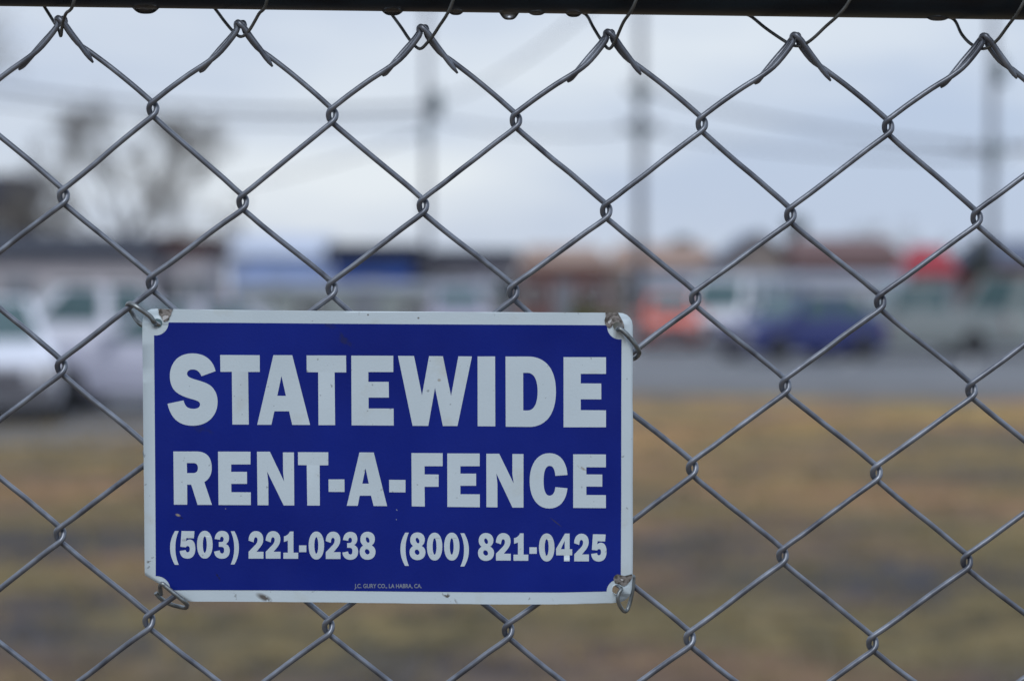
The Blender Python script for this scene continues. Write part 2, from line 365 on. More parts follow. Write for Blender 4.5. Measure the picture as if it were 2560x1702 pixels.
leafy(1705, 118, 560, 75, 2, 'small dark green tree right of the second utility pole', group='evergreens beyond the lot')
leafy(1985, 115, 505, 105, 4, 'dark green tree between the blue grey gable and the red brown house', group='evergreens beyond the lot')
leafy(2448, 70, 590, 90, 6, 'dark conifer right of the bright red roof', conifer=True, group='evergreens beyond the lot')
leafy(1480, 47, 742, 150, 9, 'olive green shrub peeking over the top right corner of the sign', lm='olive', name='shrub', cat='shrub', base=0.1, n=3500)

# ---- utility poles and cables
M['pole'] = mat('weathered_pole', (0.19, 0.19, 0.21), 0.85, var=0.3, scale=3, stretch=(1, 1, 0.2))
M['trans'] = mat('transformer_paint', (0.19, 0.24, 0.25), 0.5, var=0.2, scale=3)
M['cable'] = mat('cable', (0.26, 0.28, 0.31), 0.6, var=0.3, scale=2)
M['ceramic'] = mat('ceramic', (0.18, 0.15, 0.13), 0.3, var=0.2, scale=9)
def utility_pole(px, y, H, r, arms, trans, label, boxes=()):
    root = empty('utility_pole', (gx(px, y), y, 0), label, 'utility pole', 'utility poles beyond the lot')
    b = MB(); b.tube([(0, 0, 0), (0, 0, H*0.5), (0, 0, H)], [r, r*0.9, r*0.72], 12); b.build('pole', M['pole'], root)
    for z, wd in arms:
        a = MB(); a.box(-wd/2, wd/2, -r-0.1, -r-0.001, z-0.06, z+0.06)
        a.tube([(-wd*0.3, -r-0.05, z-0.06), (0, -r-0.02, z-0.6)], 0.02, 5); a.tube([(wd*0.3, -r-0.05, z-0.06), (0, -r-0.02, z-0.6)], 0.02, 5)
        ao = a.build('crossarm', M['pole'], root)
        for k in (-0.45, -0.2, 0.2, 0.45):
            i = MB(); i.tube([(wd*k, -r-0.05, z+0.062), (wd*k, -r-0.05, z+0.12), (wd*k, -r-0.05, z+0.13), (wd*k, -r-0.05, z+0.22)], [0.02, 0.02, 0.05, 0.03], 8); i.build('insulator', M['ceramic'], ao)
    for (sx, z, rr, hh) in trans:
        t = MB(); t.tube([(sx, -0.05, z-hh/2), (sx, -0.05, z+hh/2), (sx, -0.05, z+hh/2+0.08)], [rr, rr, rr*0.5], 12); t.box(min(0, sx), max(0, sx), -0.09, -0.01, z-0.05, z+0.05)
        to = t.build('transformer', M['trans'], root)
        q = MB(); q.tube([(sx, -0.05, z+hh/2+0.08), (sx, -0.05, z+hh/2+0.25)], [0.05, 0.03], 8); q.build('insulator', M['ceramic'], to)
    for z, hh in boxes:
        q = MB(); q.box(-0.16, 0.16, -r-0.22, -r-0.002, z-hh/2, z+hh/2); q.build('junction_box', M['trans'], root)
    return root
yA, yB, yC = 78, 66, 60
utility_pole(1068, yA, 13.5, 0.12, [(12.3, 2.4)], [(0.33, hz(262, yA), 0.22, 0.85)], 'utility pole with a drum transformer directly above the sign', boxes=((hz(330, yA), 0.5),))
utility_pole(1600, yB, 12.2, 0.145, [(hz(228, yB), 0.9), (hz(318, yB), 1.2)], [], 'utility pole with two short crossarms in the right half of the sky', boxes=((hz(230, yB), 0.4), (hz(325, yB), 0.4)))
utility_pole(2478, yC, 12.0, 0.12, [(hz(372, yC), 2.1)], [(0.2, hz(185, yC), 0.17, 0.6)], 'slimmer utility pole with a wide crossarm near the right edge', boxes=((hz(375, yC), 0.45),))
def cable(a, b, sag, r, label):
    P = [Vector(a).lerp(Vector(b), t/24)+Vector((0, 0, -sag*4*(t/24)*(1-t/24))) for t in range(25)]
    m = MB(); o0 = P[0]; m.tube(P, r, 6)
    tag(m.build('overhead_cable', M['cable'], origin=None), label, 'cable', 'overhead cables')
def pp(px, py, y): return pt(px, py, y)
cable(pp(-500, 110, 85), pp(1066, 268, yA), 1.0, 0.085, 'thick overhead cable from the left edge to the transformer pole')
cable(pp(-500, 160, 85), pp(1066, 300, yA), 0.9, 0.05, 'thin overhead cable just under the thick one in the left half of the sky')
cable(pp(1072, 262, yA), pp(1760, -260, 48), 0.8, 0.04, 'overhead cable climbing right from the transformer pole towards the top rail')
cable(pp(1070, 292, yA), pp(1598, 322, yB), 0.35, 0.045, 'overhead cable between the transformer pole and the second utility pole')
cable(pp(1602, 224, yB), pp(2474, 372, yC), 0.25, 0.06, 'thick overhead cable between the second and the third utility pole')
cable(pp(1602, 322, yB), pp(2474, 392, yC), 0.3, 0.045, 'thin lower overhead cable between the second and the third utility pole')
cable(pp(2480, 370, yC), pp(3300, 300, 66), 0.4, 0.05, 'overhead cable leaving the third utility pole at the right edge')
cable(pp(1064, 330, yA), pp(560, 470, 98), 0.2, 0.045, 'service cable dropping left from the transformer pole to the pale blue warehouse')

# ================================================================== VEHICLES
def paint(name, c, rough=0.35): return mat(name, c, rough, 0.0, color2=tuple(x*0.9 for x in c), scale=1.5, coat=0.4)
M['tyre'] = mat('tyre', (0.02, 0.02, 0.022), 0.85, var=0.2, scale=20)
M['rim'] = mat('rim', (0.12, 0.125, 0.135), 0.4, 0.6, var=0.2, scale=20)
M['car_glass'] = mat('car_glass', (0.07, 0.13, 0.14), 0.08, var=0.2, scale=2)
M['lamp_lens'] = mat('lamp_lens', (0.55, 0.56, 0.58), 0.15, var=0.1, scale=9)
M['red_lens'] = mat('red_lens', (0.35, 0.02, 0.02), 0.2, var=0.1, scale=9)
M['bumper'] = mat('bumper_plastic', (0.13, 0.13, 0.15), 0.6, var=0.2, scale=9)
def vehicle(kind, x, y, rz, color, label, name, cat, Lg=4.4, Wd=1.78, H=1.45):
    """x forward is the nose; profile of the lower body and a tapering cabin"""
    root = empty(name, (x, y, 0.008), label, cat, 'vehicles parked in the lot', rz)
    pm = paint(name+'_paint', color); h2 = Lg/2; belt = H*0.62 if kind != 'van' else H*0.5; gc = 0.2; wr = 0.33
    bonnet = belt*0.93
    if kind == 'pickup': cab = (0.95, 0.35, -0.65, -0.85)
    elif kind == 'van': cab = (h2-0.55, h2-1.15, -h2+0.2, -h2+0.05)
    else: cab = (0.95, 0.25, -1.15, -1.85)
    # lower body: section rings along the length, rounded at nose and tail
    xs = [-h2, -h2+0.12, -h2+0.5, -1.0, 0.0, cab[0], h2-0.5, h2-0.12, h2]
    b = MB(); rings = []
    for i, xx in enumerate(xs):
        t = abs(xx)/h2; wv = Wd/2*(1-0.10*max(0, t-0.72)/0.28-(0.05 if i in (0, 8) else 0))
        top = belt if xx <= cab[0] else (bonnet if xx < h2-0.2 else bonnet*0.86)
        if i in (0,): top *= 0.92
        bot = gc+(0.14 if i in (0, 8) else 0.0)
        rings.append([(xx, -wv*0.94, bot), (xx, -wv, bot+0.12), (xx, -wv, top*0.72), (xx, -wv*0.93, top), (xx, wv*0.93, top), (xx, wv, top*0.72), (xx, wv, bot+0.12), (xx, wv*0.94, bot)])
    vs = [p for r_ in rings for p in r_]; n = 8
    fs = [(i*n+k, i*n+(k+1) % n, (i+1)*n+(k+1) % n, (i+1)*n+k) for i in range(len(xs)-1) for k in range(n)]
    fs += [tuple(range(n))[::-1], tuple(range((len(xs)-1)*n, len(xs)*n))]
    b.add(vs, fs)
    # cabin
    wl, wt = Wd/2*0.90, Wd/2*0.74
    if kind == 'van': wt = Wd/2*0.84
    c = [(cab[0], -wl, belt), (cab[0], wl, belt), (cab[3], wl, belt), (cab[3], -wl, belt), (cab[1], -wt, H), (cab[1], wt, H), (cab[2], wt, H), (cab[2], -wt, H)]
    b.add(c, [(0, 1, 5, 4), (2, 3, 7, 6), (4, 5, 6, 7), (1, 2, 6, 5), (3, 0, 4, 7)])
    me_o = b.build('body', pm, root)
    bm = bmesh.new(); bm.from_mesh(me_o.data); bmesh.ops.bevel(bm, geom=[e for e in bm.edges if len(e.link_faces) == 2 and e.calc_face_angle(0) > 0.5], offset=0.035, segments=2, affect='EDGES'); bm.to_mesh(me_o.data); bm.free()
    def panel(nm, q, m, off, shrink=0.14):
        q = [Vector(p) for p in q]; ce = sum(q, Vector())/4; nrm = (q[1]-q[0]).cross(q[3]-q[0]).normalized()
        if nrm.dot(ce-Vector((ce.x*0.2, 0, belt))) < 0: nrm = -nrm
        q = [ce+(p-ce)*(1-shrink)+nrm*off for p in q]; k = MB(); k.add(q+[p-nrm*(off*0.6) for p in q], [(0, 1, 2, 3), (0, 4, 5, 1), (1, 5, 6, 2), (2, 6, 7, 3), (3, 7, 4, 0)])
        return k.build(nm, m, root)
    panel('windshield', [c[0], c[1], c[5], c[4]], M['car_glass'], 0.012)
    panel('rear_window', [c[2], c[3], c[7], c[6]], M['car_glass'], 0.012, 0.2)
    for s, (i0, i1, i2, i3) in ((1, (1, 2, 6, 5)), (-1, (0, 3, 7, 4))):
        A, B_, C_, D_ = (Vector(c[j]) for j in (i0, i1, i2, i3))
        mid = 0.5 if kind != 'van' else 0.3
        for f0, f1 in (((0.03, mid-0.01), (mid+0.03, 0.97)) if kind != 'van' else ((0.02, mid), (0.36, 0.66), (0.7, 0.97))):
            panel('side_window', [A.lerp(B_, f0), A.lerp(B_, f1), D_.lerp(C_, f1), D_.lerp(C_, f0)], M['car_glass'], 0.012, 0.12)
    if kind == 'pickup':
        k = MB(); k.box(-h2+0.12, cab[3]-0.1, -Wd/2*0.8, Wd/2*0.8, belt+0.004, belt+0.012); k.build('cargo_bed', M['bumper'], root)
    for sx in (h2*0.62, -h2*0.60):
        for sy in (-1, 1):
            t = MB(); yy = sy*(Wd/2-0.10); t.tube([(sx, yy-0.12, wr), (sx, yy-0.09, wr), (sx, yy+0.09, wr), (sx, yy+0.12, wr)], [wr*0.9, wr, wr, wr*0.9], 20)
            to = t.build('wheel', M['tyre'], root)
            k = MB(); k.tube([(sx, yy+sy*0.121, wr), (sx, yy+sy*0.135, wr)], [wr*0.6, wr*0.5], 14); k.build('rim', M['rim'], to)
    for sy in (-1, 1):
        k = MB(); k.box(h2-0.02, h2+0.02, sy*Wd*0.36-0.16, sy*Wd*0.36+0.16, bonnet*0.62, bonnet*0.8); k.build('headlight', M['lamp_lens'], root)
        k = MB(); k.box(-h2-0.02, -h2+0.02, sy*Wd*0.37-0.11, sy*Wd*0.37+0.11, belt*0.6, belt*0.86); k.build('tail_light', M['red_lens'], root)
        k = MB(); k.box(cab[0]-0.25, cab[0]-0.1, sy*(Wd/2+0.09)-0.08, sy*(Wd/2+0.09)+0.08, belt, belt+0.14); k.build('mirror', pm, root)
    for sx in (h2, -h2-0.07):
        k = MB(); k.box(sx, sx+0.07, -Wd*0.42, Wd*0.42, gc+0.1, gc+0.3); k.build('bumper', M['bumper'], root)
    k = MB(); k.box(h2-0.01, h2+0.025, -Wd*0.22, Wd*0.22, bonnet*0.58, bonnet*0.76); k.build('grille', M['bumper'], root)
    return root
vehicle('car', gx(-75, 27.5), 28.0, R(-72), (0.80, 0.83, 0.92), 'white car parked nose forward at the left edge, nearest to the fence', 'parked_car', 'car', H=1.56, Wd=1.82)
vehicle('car', gx(420, 29), 29.5, R(178), (0.48, 0.49, 0.60), 'silver grey car parked sideways, mostly hidden behind the left edge of the sign', 'parked_car', 'car', H=1.50)
vehicle('car', gx(150, 36), 37, R(-160), (0.80, 0.81, 0.90), 'white hatchback behind the nearest white car, below the windows of the beige building', 'parked_car', 'car', H=1.72, Lg=4.2)
vehicle('car', gx(1142, 60), 61, R(-85), (0.42, 0.38, 0.50), 'pale mauve car whose roof shows just above the middle of the sign', 'parked_car', 'car', H=1.72)
vehicle('car', gx(1682, 60), 61, R(-92), (0.82, 0.12, 0.05), 'bright red car right of the top right corner of the sign', 'parked_car', 'car', H=1.5, Wd=1.62)
vehicle('van', gx(1862, 62), 64.5, R(-115), (0.84, 0.86, 0.92), 'white van parked between the red car and the blue car', 'parked_van', 'van', H=1.98, Wd=1.9, Lg=4.7)
vehicle('car', gx(2010, 49.5), 50.5, R(-146), (0.028, 0.040, 0.175), 'dark blue car with its nose turned to the left', 'parked_car', 'car', H=1.55, Lg=4.3)
vehicle('pickup', gx(2300, 52), 53.5, R(-170), (0.25, 0.28, 0.28), 'grey green pickup truck parked right of the dark blue car', 'pickup_truck', 'pickup truck', H=1.80, Lg=4.6, Wd=1.85)
vehicle('van', gx(2600, 54), 55, R(170), (0.27, 0.31, 0.31), 'grey minivan with teal windows cut off by the right edge', 'parked_van', 'van', H=2.0, Lg=4.8, Wd=1.85)

# ---- dry grass stems in the near field
def grass():
    rnd = random.Random(5); b = MB()
    for i in range(9000):
        y = 6+rnd.random()**0.7*21; x = rnd.uniform(-0.29, 0.29)*(y+2); h = rnd.uniform(0.02, 0.07)
        for k in range(3):
            a = rnd.uniform(0, 6.28); dx, dy = math.cos(a)*h*0.7, math.sin(a)*h*0.7; wv = rnd.uniform(0.003, 0.008)
            px, py = x+rnd.uniform(-.04, .04), y+rnd.uniform(-.04, .04)
            b.add([(px-wv, py, 0), (px+wv, py, 0), (px+dx, py+dy, h)], [(0, 1, 2)])
    tag(b.build('grass', mat('dry_grass', (0.34, 0.25, 0.12), 0.8, color2=(0.13, 0.12, 0.065), scale=0.9)), 'short dry winter grass on the field behind the fence', 'grass', kind='stuff')
grass()

# ================================================================== CHAIN-LINK FENCE
K = 2560/2358.0
meas = {}   # (row, column*2) -> photo pixel; even rows sit on whole columns, odd rows on halves
def put(row, c2, pts):
    for i, p in enumerate(pts):
        if p: meas[(row, c2+2*i)] = (p[0]*K, p[1]*K)
put(0, 0, [(141, 52), (554, 62), (974, 72), (1403, 83), (1832, 90), (2267, 92)])
put(1, 1, [(352, 252), (765, 266), (1188, 277), (1616, 285), (2045, 291)])
put(2, 0, [(146, 453), (559, 466), (974, 474), (1396, 485), (1820, 494), (2249, 500)])
put(3, 1, [(350, 652), (764, 665), (1182, 672), (1601, 686), (2027, 694)])
put(4, 0, [(141, 845), None, None, None, (1808, 887), (2237, 897)])
put(5, 1, [None, None, None, (1594, 1077), (2018, 1087)])
put(6, 0, [(138, 1231), None, None, None, (1802, 1278), (2226, 1291)])
put(7, 1, [(343, 1430), (756, 1443), (1170, 1451), (1588, 1469), (2009, 1479)])
rowsr = [(r, c) for r, c in meas if r > 0]
Amat = np.array([[1, r, c, r*c, c*c, r*r] for r, c in rowsr], float)
cx = np.linalg.lstsq(Amat, np.array([meas[k][0] for k in rowsr]), rcond=None)[0]
cy = np.linalg.lstsq(Amat, np.array([meas[k][1] for k in rowsr]), rcond=None)[0]
jr = random.Random(4)
def node(r, c):
    if (r, c) in meas: return meas[(r, c)]
    rr = min(max(r, 0), 9); cc = min(max(c, -2), 12)
    def ev(rr, cc):
        v = np.array([1, rr, cc, rr*cc, cc*cc, rr*rr], float); return float(v@cx), float(v@cy)
    x, y = ev(rr, cc)
    if r > 9: x2, y2 = ev(8, cc); x += (x-x2)*(r-9); y += (y-y2)*(r-9)
    if c > 12: x += (c-12)*235; y += (c-12)*4
    if c < -2: x += (c+2)*223; y += (c+2)*4
    if r == 0: y = 40*0+ (52*K if c < 0 else 94*K)
    meas[(r, c)] = (x+jr.uniform(-3, 3), y+jr.uniform(-3, 3))
    return meas[(r, c)]
WR = 7.2*MM      # wire radius
FD = 1.55e-3     # the two families of strands lie this far before and behind the plane
NROW = 40
fence = empty('chain_link_fence', (0, 0, 0), 'galvanised chain link fence with diamond mesh, dark top rail and thin lacing wire', 'fence')
def knot(r, c, side):
    """side -1: wire turning at its left extreme (comes from upper right); +1: at its right extreme"""
    x, y = node(r, c)
    k = [(6.5, -22, -FD), (-3.5, -14.5, -FD*0.95), (-8.4, -6.5, -FD*0.5), (-9.0, 1, 0.0), (-7.4, 8.5, FD*0.5), (-2.5, 15.5, FD*0.9), (6.5, 23.5, FD)]
    return [(x+(dx if side < 0 else -dx), y+dy, dz if side < 0 else -dz) for dx, dy, dz in k]
def strand_pts(a, b, bow):
    o = []
    dx, dy = b[0]-a[0], b[1]-a[1]; ln = math.hypot(dx, dy); nx, ny = -dy/ln, dx/ln
    for t in (0.07, 0.2, 0.4, 0.6, 0.8, 0.93):
        k = math.sin(2*math.pi*t)*bow+jr.uniform(-0.45, 0.45)
        o.append((a[0]+dx*t+nx*k, a[1]+dy*t+ny*k, a[2]+(b[2]-a[2])*t))
    return o
tops = {}
for c in range(-4, 16, 2):
    tx, ty = node(0, c)
    for fam in ('a', 'b'):
        P = []
        j = jr.uniform(-5, 5)
        if fam == 'a':   # rises along '/', folds over the apex and its cut end lies down the right strand, in front
            P += [(82+j, 102+j, -FD*1.3), (57, 67, -FD*1.6), (30, 31, -FD*1.9), (14, 8, -FD*2.2), (3, -3, -FD*2.3), (-2.5, -9, -FD*1.9), (-8.5, -8, -FD*1.2), (-9.5, 0, -FD*0.9), (-9.5, 13, -FD), (-46, 60, -FD), (-80, 89, -FD)]
        else:
            P += [(-104-j, 115+j, FD*0.5), (-88, 97, FD*0.8), (-54, 55, FD*1.6), (-23, 19, FD*2.2), (-9, 0, FD*1.9), (-1, -8, FD*1.2), (5.5, -11, FD*0.7), (9, -4, FD*0.6), (10, 11, FD), (40, 51, FD), (72, 74, FD)]
        P = [(tx+dx, ty+dy, dz) for dx, dy, dz in P]
        ntail = len(P)
        side = -1 if fam == 'a' else 1
        cc = c-1 if fam == 'a' else c+1
        prev = P[-1]
        for r in range(1, NROW+1):
            on_side = (r % 2 == 1)
            cn = cc if on_side else c
            s = (side if on_side else -side)
            kn = knot(r, cn, s)
            if r > 1: P += strand_pts(prev, kn[0], jr.uniform(0.2, 1.1))
            else:
                for t in (0.35, 0.7, 0.9): P.append((prev[0]+(kn[0][0]-prev[0])*t, prev[1]+(kn[0][1]-prev[1])*t-3.5*math.sin(math.pi*t), prev[2]))
            P += kn; prev = P[-1]
        Q = []
        near = catmull([Vector(p) for p in P], 3)
        for q in near:
            if q.y > (CAMZ*5347+720)-60: break
            w3 = pt(q.x, q.y, 0.0); w3.y = q.z; Q.append(w3)
        rad = [WR]*len(Q); rad[0] = WR*0.35; rad[1] = WR*0.8
        b = MB(); b.tube(Q, rad, 8); b.build('wire', M['zinc'], fence)
# top rail
RR = 0.021
def rail_c(px):
    e = pt(px, 17+(51-17)*px/2560.0, 0.0); d = math.hypot(e.z-CAMZ, -CAMY); el = math.atan2(e.z-CAMZ, -CAMY)
    el2 = el+math.asin(RR/1.02); return Vector((e.x, 0, CAMZ+math.tan(el2)*(-CAMY)))
b = MB(); b.tube([rail_c(px) for px in range(-1500, 4100, 100)], RR, 48); b.build('top_rail', M['rail'], fence)
# lacing wire spiralling round the rail and through the knuckles
LR_ = 4.1*MM
def zc(z, ox, s=2.6133): return [(ox+x/s, y/s) for x, y in z]
loops = [zc([(290, 45), (365, 165), (385, 200), (398, 236), (408, 160), (430, 92), (485, 0)], 0),
         zc([(1410, 65), (1470, 145), (1530, 213), (1575, 241), (1625, 205), (1690, 95), (1745, 0)], 0),
         zc([(345, 105), (400, 180), (460, 267), (520, 320), (575, 275), (640, 185), (740, 0)], 850),
         zc([(1610, 100), (1655, 180), (1710, 268), (1757, 320), (1797, 270), (1850, 150), (1935, 0)], 850),
         zc([(570, 110), (670, 190), (805, 280), (870, 302), (940, 278), (1040, 190), (1215, 0)], 1660),
         zc([(1895, 130), (1945, 225), (2010, 292), (2090, 320), (2165, 275), (2240, 180), (2352, 10)], 1660)]
loops = [[(x-893, y-12) for x, y in loops[1]]]+loops+[[(x+470, y+8) for x, y in loops[5]]]
P = []
for i, lp in enumerate(loops):
    dz = [0.017, 0.010, 0.005, 0.0, -0.0045, -0.011, -0.0215]
    for (x, y), z in zip(lp, dz):
        q = pt(x, y, z); P.append(q)
    if i < len(loops)-1:   # over the top of the rail and down its back
        a, bb = lp[-1], loops[i+1][0]
        for t, ang in ((0.10, 150), (0.25, 100), (0.45, 60), (0.65, 20), (0.82, -20), (0.93, -50)):
            c0 = rail_c(a[0]+(bb[0]-a[0])*t); r_ = RR+LR_*1.6; A = R(ang)
            P.append(c0+Vector((0, math.cos(A)*r_, math.sin(A)*r_)))
b = MB(); b.tube(catmull(P, 6), LR_, 8); b.build('lacing_wire', M['zinc_thin'], fence)

# ================================================================== SIGN
SY = -0.0052
def Zf(ox, oy, s=2316/650.0): return lambda x, y: (ox+x/s, oy+y/s)
ZA, ZB, ZC, ZD = Zf(350, 760), Zf(950, 760), Zf(350, 1100), Zf(950, 1100)
def contour(seg, f=lambda x, y: (x, y)):
    """seg: list of points (corner) or 6-tuples (cubic to)"""
    o = []
    for s in seg:
        if len(s) == 2: o.append(s)
        else:
            p0 = o[-1]
            for k in range(1, 11):
                t = k/10; u = 1-t
                o.append((u**3*p0[0]+3*u*u*t*s[0]+3*u*t*t*s[2]+t**3*s[4], u**3*p0[1]+3*u*u*t*s[1]+3*u*t*t*s[3]+t**3*s[5]))
    if abs(o[0][0]-o[-1][0])+abs(o[0][1]-o[-1][1]) < 0.5: o.pop()
    return [f(x, y) for x, y in o]
def ell(cx_, cy_, rx, ry, n=28, p=2.0, rot=0):
    o = []
    for k in range(n):
        a = 2*math.pi*k/n; ca, sa = math.cos(a), math.sin(a)
        x = rx*math.copysign(abs(ca)**(2/p), ca); y = ry*math.copysign(abs(sa)**(2/p), sa)
        o.append((cx_+x*math.cos(rot)-y*math.sin(rot), cy_+x*math.sin(rot)+y*math.cos(rot)))
    return o
# fold line of the bent lower left corner
f0, f1 = Vector((367.5, 1430)), Vector((477, 1496.5)); fdir = (f1-f0).normalized(); fn = Vector((-fdir.y, fdir.x))
if fn.dot(Vector((362, 1505))-f0) < 0: fn = -fn
FR, FT = 9.0, 1.9
def sign_xyz(px, py, off):
    """flat sign artwork pixel -> point of the slightly warped, corner-bent plate; off in metres towards the viewer"""
    p = Vector((px, py)); s = (p-f0).dot(fn); d = 0.0; nv = Vector((0, -1))   # nv: (along fn, depth) of outward normal
    ang = 0.0
    if s > 0:
        ang = min(s/FR, FT); nsp = FR*math.sin(ang); d = FR*(1-math.cos(ang))
        if s/FR > FT: nsp += (s-FR*FT)*math.cos(FT); d += (s-FR*FT)*math.sin(FT)
        p = p+fn*(nsp-s)
    offp = off/MM
    p = p+fn*math.sin(ang)*offp
    depth = d*MM-off*math.cos(ang)
    u, v = (px-357)/1225.0, (py-775)/730.0
    depth += 0.0010*math.sin(u*3.1+0.4)*math.sin(v*2.7)+0.0005*math.sin(u*9+v*4)*v
    e = max(0, u-0.86)/0.14; g = max(0, v-0.86)/0.14; depth += 0.0022*e*g*e*g       # lower right corner pulled back
    e2 = max(0, 0.3-u)/0.3; g2 = max(0, v-0.72)/0.28; depth += 0.0022*(e2*g2)**1.2
    return pt(p.x, p.y, SY+depth)
sign = empty('fence_sign', tuple(pt(970, 1505, SY)), 'blue rental fence company sign with white lettering and a bent corner, wired to the mesh', 'sign')
ORG = sign.location.copy()
def fill(name, contours, off, mt, parent, thick=0.0, grid=45, origin=None, smooth=True):
    cu = bpy.data.curves.new('tmp', 'CURVE'); cu.dimensions = '2D'; cu.fill_mode = 'BOTH'
    for c in contours:
        sp = cu.splines.new('POLY'); sp.points.add(len(c)-1)
        for q, (x, y) in zip(sp.points, c): q.co = (x/100, -y/100, 0, 1)
        sp.use_cyclic_u = True
    ob = bpy.data.objects.new('tmp', cu); COL.objects.link(ob)
    dg = bpy.context.evaluated_depsgraph_get(); me = bpy.data.meshes.new_from_object(ob.evaluated_get(dg))
    bpy.data.objects.remove(ob); bpy.data.curves.remove(cu)
    bm = bmesh.new(); bm.from_mesh(me)
    bmesh.ops.remove_doubles(bm, verts=bm.verts, dist=0.0005)
    xs = [v.co.x*100 for v in bm.verts]; ys = [-v.co.y*100 for v in bm.verts]
    def cut(px, py, nx, ny):
        bmesh.ops.bisect_plane(bm, geom=bm.verts[:]+bm.edges[:]+bm.faces[:], plane_co=(px/100, -py/100, 0), plane_no=(nx, -ny, 0), dist=1e-5)
    if grid:
        x = 360+grid
        while x < max(xs):
            if x > min(xs): cut(x, 0, 1, 0)
            x += grid
        y = 780+grid
        while y < max(ys):
            if y > min(ys): cut(0, y, 0, 1)
            y += grid
        if min(xs) < 480 and max(ys) > 1420:
            for k in range(0, 9): q = f0+fn*(k*FR*FT/8); cut(q.x, q.y, fn.x, fn.y)
    for v in bm.verts: v.co = sign_xyz(v.co.x*100, -v.co.y*100, off)-ORG
    for f in bm.faces: f.smooth = smooth
    bm.normal_update()
    avg = sum((f.normal.y*f.calc_area() for f in bm.faces))
    if avg > 0: bmesh.ops.reverse_faces(bm, faces=bm.faces)
    if thick:
        top = list(bm.faces); r = bmesh.ops.duplicate(bm, geom=bm.verts[:]+bm.edges[:]+bm.faces[:])
        vm_ = {k: v for k, v in r['vert_map'].items()}
        newf = [g for g in r['geom'] if isinstance(g, bmesh.types.BMFace)]
        bm.normal_update()
        orig = [v for f in top for v in f.verts]; orig = list({v.index if False else id(v): v for v in orig}.values())
        nm = {v: v.normal.copy() for v in orig}
        bedges = [e for e in bm.edges if len(e.link_faces) == 1 and e.link_faces[0] in set(top)]
        for v in orig: vm_[v].co = v.co-nm[v]*thick
        bmesh.ops.reverse_faces(bm, faces=newf)
        for e in bedges:
            a, b_ = e.verts
            try:
                f = bm.faces.new((a, b_, vm_[b_], vm_[a])); f.smooth = False
            except Exception: pass
        bm.normal_update()
    bm.to_mesh(me); bm.free(); me.materials.clear()
    return link_mesh(name, me, mt, parent)
def sign_mat(name, c, c2, rough, dark_spots=True, scuffs=(), coat=0.0):
    m = bpy.data.materials.new(name); m.use_nodes = True; nt = m.node_tree; nd = nt.nodes; lk = nt.links
    p = nd['Principled BSDF']; p.inputs['Specular IOR Level'].default_value = 0.5 if dark_spots else 0.22; p.inputs['Roughness'].default_value = rough; p.inputs['Coat Weight'].default_value = coat; p.inputs['Coat Roughness'].default_value = 0.25
    t = nd.new('ShaderNodeTexCoord')
    def noise(sc, det, loc=(0, 0, 0), st=(1, 1, 1)):
        mp = nd.new('ShaderNodeMapping'); lk.new(t.outputs['Object'], mp.inputs[0]); mp.inputs['Location'].default_value = loc; mp.inputs['Scale'].default_value = st
        n = nd.new('ShaderNodeTexNoise'); n.inputs['Scale'].default_value = sc; n.inputs['Detail'].default_value = det; lk.new(mp.outputs[0], n.inputs['Vector']); return n.outputs['Fac']
    def ramp(f, a, b, ca=(0, 0, 0), cb=(1, 1, 1)):
        r = nd.new('ShaderNodeValToRGB'); lk.new(f, r.inputs[0]); r.color_ramp.elements[0].position = a; r.color_ramp.elements[1].position = b
        r.color_ramp.elements[0].color = (*ca, 1); r.color_ramp.elements[1].color = (*cb, 1); return r.outputs[0]
    def mix(f, a, b):
        n = nd.new('ShaderNodeMix'); n.data_type = 'RGBA'
        lk.new(f, n.inputs[0])
        for i, v in ((6, a), (7, b)):
            if isinstance(v, tuple): n.inputs[i].default_value = (*v, 1)
            else: lk.new(v, n.inputs[i])
        return n.outputs[2]
    def mth(op, a, b):
        n = nd.new('ShaderNodeMath'); n.operation = op
        for i, v in enumerate((a, b)):
            if isinstance(v, (int, float)): n.inputs[i].default_value = v
            else: lk.new(v, n.inputs[i])
        return n.outputs[0]
    col = ramp(noise(22 if dark_spots else 13, 6), 0.3, 0.72, c2, c)
    if dark_spots:
        col = mix(ramp(noise(330, 2, (3, 1, 2)), 0.695, 0.75), col, tuple(x*0.55 for x in c))
        col = mix(mth('MULTIPLY', ramp(noise(60, 4, (1, 7, 2)), 0.60, 0.78), 0.5), col, (c[0]*0.8, c[1]*0.72, c[2]*0.58))
    for (px, py, rx, ry, ang, sc_, colr, thr) in scuffs:
        ce = sign_xyz(px, py, 0)-ORG
        mp = nd.new('ShaderNodeMapping'); mp.vector_type = 'TEXTURE'; lk.new(t.outputs['Object'], mp.inputs[0])
        mp.inputs['Location'].default_value = ce; mp.inputs['Rotation'].default_value = (0, R(ang), 0); mp.inputs['Scale'].default_value = (rx*MM, 1, ry*MM)
        ln = nd.new('ShaderNodeVectorMath'); ln.operation = 'LENGTH'; lk.new(mp.outputs[0], ln.inputs[0])
        fall = ramp(ln.outputs['Value'], 0.35, 1.0, (1, 1, 1), (0, 0, 0))
        nn = ramp(noise(sc_, 3, (px, 0, py)), thr, thr+0.06)
        col = mix(mth('MULTIPLY', fall, nn), col, colr)
    lk.new(col, p.inputs['Base Color'])
    ro = ramp(noise(35, 4, (5, 2, 1)), 0.3, 0.7, (rough*0.8,)*3, (min(1, rough*1.25),)*3); lk.new(ro, p.inputs['Roughness'])
    bn = nd.new('ShaderNodeBump'); bn.inputs['Strength'].default_value = 0.06; bn.inputs['Distance'].default_value = 0.001
    lk.new(noise(900, 2), bn.inputs['Height']); lk.new(bn.outputs[0], p.inputs['Normal'])
    return m
GREY = (0.12, 0.11, 0.10)
